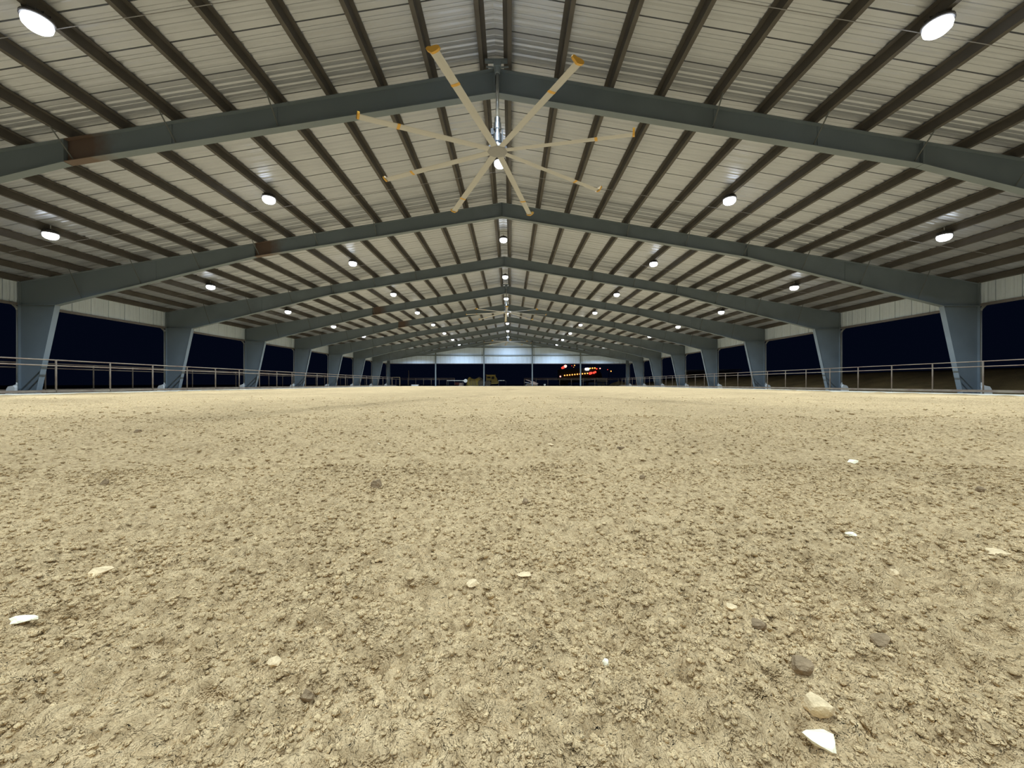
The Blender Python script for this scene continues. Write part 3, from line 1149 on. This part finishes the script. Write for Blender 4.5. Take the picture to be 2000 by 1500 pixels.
# worn implement to the right of the center
HY = 74.2
im = empty('harrow', (wx(1037, HY), HY, -0.10))
J = lambda px: wx(px, HY) - wx(1037, HY)
MB().bar((J(1027), 0, 1.35), (J(1051), 0, 0.55), 0.14, 0.20, (0, 1, 0)).build('drawbar', M['pink'], im)
MB().bar((J(1025), 0.2, 0.85), (J(1046), 0.2, 0.45), 0.18, 0.14, (0, 1, 0)).build('frame_beam', M['greypanel'], im)
MB().bar((J(1026), -0.2, 0.30), (J(1050), -0.2, 0.28), 0.12, 0.12, (0, 1, 0)).build('frame_beam', M['greypanel'], im)
MB().prism([(J(1036), 0.5), (J(1037), 1.05), (J(1043), 1.0), (J(1050), 0.6), (J(1048), 0.35)], -0.3, 0.3).build('seat_box', M['pink'], im)
for px in (1030, 1034, 1038, 1042, 1046):
    MB().lathe([(0.02, -0.03), (0.27, 0.0), (0.28, 0.015), (0.02, 0.03)], 14, (J(px), -0.25, 0.29), 'y').build('disc', M['machdark'], im)
tag(im, 'worn grey and pinkish disc harrow at the far end, right of center', 'harrow')

bk = empty('bucket', (wx(1064, 73.8), 73.8, -0.1))
MB().lathe([(0.16, 0.0), (0.20, 0.42), (0.215, 0.44), (0.215, 0.47), (0.19, 0.47), (0.15, 0.05)], 18).build('pail', M['white'], bk, True)
MB().tube([(-0.2, 0, 0.44), (-0.16, -0.1, 0.58), (0, -0.14, 0.63), (0.16, -0.1, 0.58), (0.2, 0, 0.44)], 0.008, 6).build('handle', M['galv'], bk)
tag(bk, 'white bucket standing at the far end right of the harrow', 'bucket')

# flatbed trailer with a panel, soil heap, low shed: dim things outside the far right end
TY = 80.0
tr = empty('trailer', (wx(1166, TY), TY, -0.1))
K = lambda px: wx(px, TY) - wx(1166, TY)
MB().box(K(1148), K(1187), -0.9, 0.9, 0.35, 0.95).build('bed', M['bluedark'], tr)
MB().box(K(1164), K(1185.5), -0.85, -0.7, 0.95, 1.75).build('side_panel', M['greypanel'], tr)
MB().bar((K(1135), -0.6, 1.0), (K(1159), -0.6, 1.55), 0.5, 0.07, (0, 0, 1)).build('ramp', M['greypanel'], tr)
for px in (1168, 1176):
    for y in (-0.85, 0.85):
        wheel(tr, K(px), y, 0.38, 0.38, 0.22)
tag(tr, 'dark blue trailer with a pale grey panel beyond the far right end', 'trailer')

hp = MB()
v, f = [], []
NN, RR = 24, 7
for r in range(RR + 1):
    for i in range(NN):
        a = 2 * math.pi * i / NN
        q = r / RR
        wob = 1 + 0.18 * math.sin(3 * a + 1) + 0.10 * math.sin(5 * a)
        v.append((2.6 * q * wob * math.cos(a), 1.6 * q * wob * math.sin(a), 1.15 * (1 - q) ** 0.8 * (1 + 0.15 * math.sin(4 * a + r)) - 0.15))
for r in range(RR):
    for i in range(NN):
        j = (i + 1) % NN
        f.append((r * NN + i, (r + 1) * NN + i, (r + 1) * NN + j, r * NN + j))
o = hp.add(v, f).build('soil_heap', M['earth'], None, True)
o.location = (wx(1210, 78.6), 78.6, 0)
tag(o, 'low heap of brown soil just outside the far right corner', 'heap')

SY = 72.0
sh = empty('low_shed', (wx(1396, SY), SY + 3, 0.9))
hw = (wx(1450, SY) - wx(1342, SY)) / 2
MB().box(-hw + 0.4, hw - 0.4, -2.2, 2.2, -0.4, 1.9).build('shed_wall', M['trim'], sh)
MB().prism([(-hw, 1.85), (hw, 2.05), (hw, 2.35), (-hw, 2.15)], -3.0, 2.6).build('shed_roof', M['greypanel'], sh)
for x in (-hw + 0.6, 0, hw - 0.6):
    MB().box(x - 0.08, x + 0.08, -2.9, -2.74, -0.4, 1.9).build('shed_post', M['trim'], sh)
tag(sh, 'dim low shed with a flat roof beyond the right hand bank', 'shed')


# ------------------------------------------------------------------ lorry outside with marker lamps
def bulb(parent, px, py, Y, r, m, name='marker_lamp', org=(0, 0, 0)):
    bv, bf = ico2()
    o = MB().add(bv * np.array([r, r * 0.6, r]), bf).build(name, m, parent, True)
    o.location = (wx(px, Y) - org[0], Y - org[1], wz(py, Y) - org[2])
    return o


TL = 92.0
org = (wx(1128, TL), TL, 0.0)
lo = empty('lorry', org)
X0, X1 = wx(1092, TL) - org[0], wx(1166, TL) - org[0]
body = MB().prism([(X0, 1.0), (X1, 1.5), (X1, 4.4), (X0, 3.9)], 0.25, 2.7).build('trailer_body', M['truck'], lo)
MB().box(X0 + 0.3, X1 - 0.2, 0.4, 2.5, 0.75, 1.2).build('chassis', M['truck'], lo)
cabx = wx(1171, TL) - org[0]
MB().prism([(X1 + 0.1, 1.2), (X1 + 0.1, 4.1), (cabx - 0.1, 4.2), (cabx + 0.6, 2.7), (cabx + 0.9, 1.2)], 0.3, 2.6).build('driver_cab', M['truck'], lo)
for px in (1098, 1106, 1150, 1160, 1172):
    wheel(lo, wx(px, TL) - org[0], 0.45, 0.55, 0.52, 0.3)
for i in range(10):
    px = 1103 + i * 4.95
    if i == 9:
        px = 1147.5
    bulb(lo, px, 733.2 - i * 0.45, TL, 0.155, M['amber'], org=org)
bulb(lo, 1094.5, 735.3, TL, 0.19, M['pinklamp'], 'tail_lamp', org)
for px, py, r in ((1152.5, 729.3, .30), (1155, 728.6, .28), (1160, 728, .26), (1163, 726.6, .24)):
    bulb(lo, px, py, TL, r, M['red'], 'tail_lamp', org)
for px, py, m in ((1152.7, 719.4, 'amber'), (1157.3, 719, 'amber'), (1162, 718.8, 'amber'), (1165.5, 720.3, 'red'), (1172.2, 719.6, 'pinklamp')):
    bulb(lo, px, py, TL, 0.16, M[m], org=org)
for dx in (-2, 0, 2):
    bulb(lo, 1146.8 + dx, 720.8, TL, 0.30, M['whitelamp'], 'work_lamp', org)
tag(lo, 'dark lorry outside the far right end, outlined by red and amber marker lamps', 'lorry')

def pole_light(label, lamps, Y, base_px, wpx):
    """dark pole outside with a lamp head"""
    o0 = (wx(base_px, Y), Y, 0.0)
    root = empty('pole_light', o0)
    zt = max(wz(py, Y) for _, py, _, _ in lamps)
    MB().tube([(0, 0.4, -0.2), (0, 0.4, zt)], 0.07, 8).build('pole', M['truck'], root)
    MB().bar((-wpx * Y / FPX / 2, 0.3, zt), (wpx * Y / FPX / 2, 0.3, zt), 0.1, 0.1).build('cross_arm', M['truck'], root)
    for px, py, r, m in lamps:
        bulb(root, px, py, Y, r, M[m], 'lamp_head', o0)
    tag(root, label, 'light pole', 'lit poles outside the far right end')


pole_light('light pole with a bright pinkish lamp above the left end of the lorry',
           [(1104.3, 715.4, .40, 'pinklamp'), (1105, 715, .30, 'whitelamp'), (1100.5, 717.6, .33, 'red'), (1098.3, 718.6, .28, 'red')], 100.0, 1102, 8)
pole_light('light pole with faint amber sparkles left of the far wall column',
           [(1122.3, 713.6, .14, 'amber'), (1117, 714.5, .08, 'red'), (1120.5, 717.2, .07, 'amber')], 104.0, 1120, 8)
pole_light('light pole with two faint dots right of the lorry',
           [(1187, 722, .09, 'red'), (1193.6, 725, .15, 'amber')], 104.0, 1190, 9)


# ------------------------------------------------------------------ single stones and clods on the soil
def rock(name, px, py, wpx, hpx, m, label, cat, group, flat=0.6, seed=0, sink=0.08):
    Y = CAMZ * FPX / (py - 749.0)
    x = wx(px, Y)
    w = wpx * math.hypot(Y, 0) / FPX / 2
    h = max(w * 0.25, hpx * Y / FPX / 2 * flat)
    if cat == 'clod':
        h *= 1.5
        w *= 1.1
    g = np.random.default_rng(seed + int(px))
    v, f = ico2()
    v = np.array(v)
    n = sum(vnoise(v[:, a] * 1.3 + g.uniform(0, 50), v[:, b] * 1.3 + g.uniform(0, 50), 3) for a, b in ((0, 1), (1, 2), (0, 2)))
    v = v * (1 + 0.28 * n[:, None])
    # a few chopped facets
    for k in range(5):
        d = g.normal(size=3)
        d /= np.linalg.norm(d)
        t = v @ d
        lim = g.uniform(0.5, 0.75)
        v = v - np.clip(t - lim, 0, None)[:, None] * d
    v = v * np.array([w, w * g.uniform(0.6, 0.9), h])
    o = MB().add(v, f).build(name, M[m], None, False)
    o.location = (x, Y, ground_z(x, Y) + h * (1 - 2 * sink) * 0.8)
    o.rotation_euler = (g.uniform(-.15, .15), g.uniform(-.2, .2), g.uniform(-0.5, 0.5))
    tag(o, label, cat, group)


GS, GC = 'pale stones lying on the soil', 'dark clods lying on the soil'
rock('stone', 52, 1252, 42, 26, 'chip', 'white angular stone chip at the lower left edge', 'stone', GS, 0.5)
rock('stone', 1398, 913, 24, 16, 'stone', 'rounded pale stone alone in the upper right part of the soil', 'stone', GS, 0.9)
rock('stone', 1667, 917, 24, 10, 'chip', 'thin white chip far right of the rounded pale stone', 'stone', GS, 0.6)
rock('stone', 735, 878, 15, 7, 'chip', 'tiny white chip in the distance left of center', 'stone', GS, 0.6)
rock('stone', 1076, 877, 13, 6, 'stone', 'tiny pale chip in the distance right of center', 'stone', GS, 0.6)
rock('stone', 1663, 1092, 20, 14, 'chip', 'small white chip in the right half, below the thin white one', 'stone', GS, 0.6)
rock('stone', 536, 1338, 28, 22, 'stone', 'pale stone with a dark hollow beside it, lower left', 'stone', GS, 0.8)
rock('stone', 197, 1121, 36, 26, 'stone', 'flat tilted pale flake at the left', 'stone', GS, 0.5)
rock('stone', 1430, 1229, 24, 20, 'stone', 'pale knobbly stone right of center in the lower soil', 'stone', GS, 0.9)
rock('stone', 924, 1176, 28, 16, 'stone', 'pale stone just left of the middle of the lower soil', 'stone', GS, 0.7)
rock('stone', 1600, 1440, 52, 44, 'stone', 'large rounded stone near the lower right edge', 'stone', GS, 0.9)
rock('stone', 1608, 1494, 70, 30, 'chip', 'large pale stone cut by the bottom edge, lower right', 'stone', GS, 0.7)
rock('stone', 1183, 1350, 16, 18, 'chip', 'small bright pebble low in the middle of the soil', 'stone', GS, 0.9)
rock('stone', 1024, 1166, 30, 9, 'stone', 'slim pale sliver in the middle of the soil', 'stone', GS, 0.5)
rock('stone', 1749, 1140, 18, 14, 'stone', 'small rounded pale stone at the right, below the dark hollows', 'stone', GS, 0.9)
rock('stone', 1953, 1117, 44, 14, 'stone', 'flat pale slab at the right edge', 'stone', GS, 0.5)
rock('soil_clod', 1567, 1362, 40, 30, 'clod', 'dark lump above the large rounded stone, lower right', 'clod', GC, 0.8)
rock('soil_clod', 1921, 970, 22, 16, 'clod', 'round dark clod near the right edge', 'clod', GC, 0.9)
rock('soil_clod', 1831, 948, 22, 12, 'clod', 'dark clod left of the round one near the right edge', 'clod', GC, 0.8)
rock('soil_clod', 272, 848, 16, 10, 'clod', 'distant dark clod in the upper left soil', 'clod', GC, 0.9)
rock('soil_clod', 209, 942, 13, 10, 'clod', 'small dark clod below the distant left one', 'clod', GC, 0.9)
rock('soil_clod', 735, 966, 18, 16, 'clod', 'brown clod left of center in the middle distance', 'clod', GC, 0.9)
rock('soil_clod', 1212, 890, 16, 7, 'clod', 'flat dark clod in the distance right of center', 'clod', GC, 0.8)
rock('soil_clod', 1026, 998, 14, 10, 'clod', 'small dark clod in the middle of the picture', 'clod', GC, 0.9)
rock('soil_clod', 1255, 946, 14, 8, 'clod', 'small dark clod left of the rounded pale stone', 'clod', GC, 0.9)
rock('soil_clod', 1728, 1300, 42, 28, 'clod', 'wide dark clod in the lower right soil', 'clod', GC, 0.6)
rock('soil_clod', 1486, 1277, 30, 20, 'clod', 'dark clod below the pale knobbly stone', 'clod', GC, 0.8)
rock('soil_clod', 600, 1420, 26, 20, 'clod', 'dark clod low in the left half', 'clod', GC, 0.8)
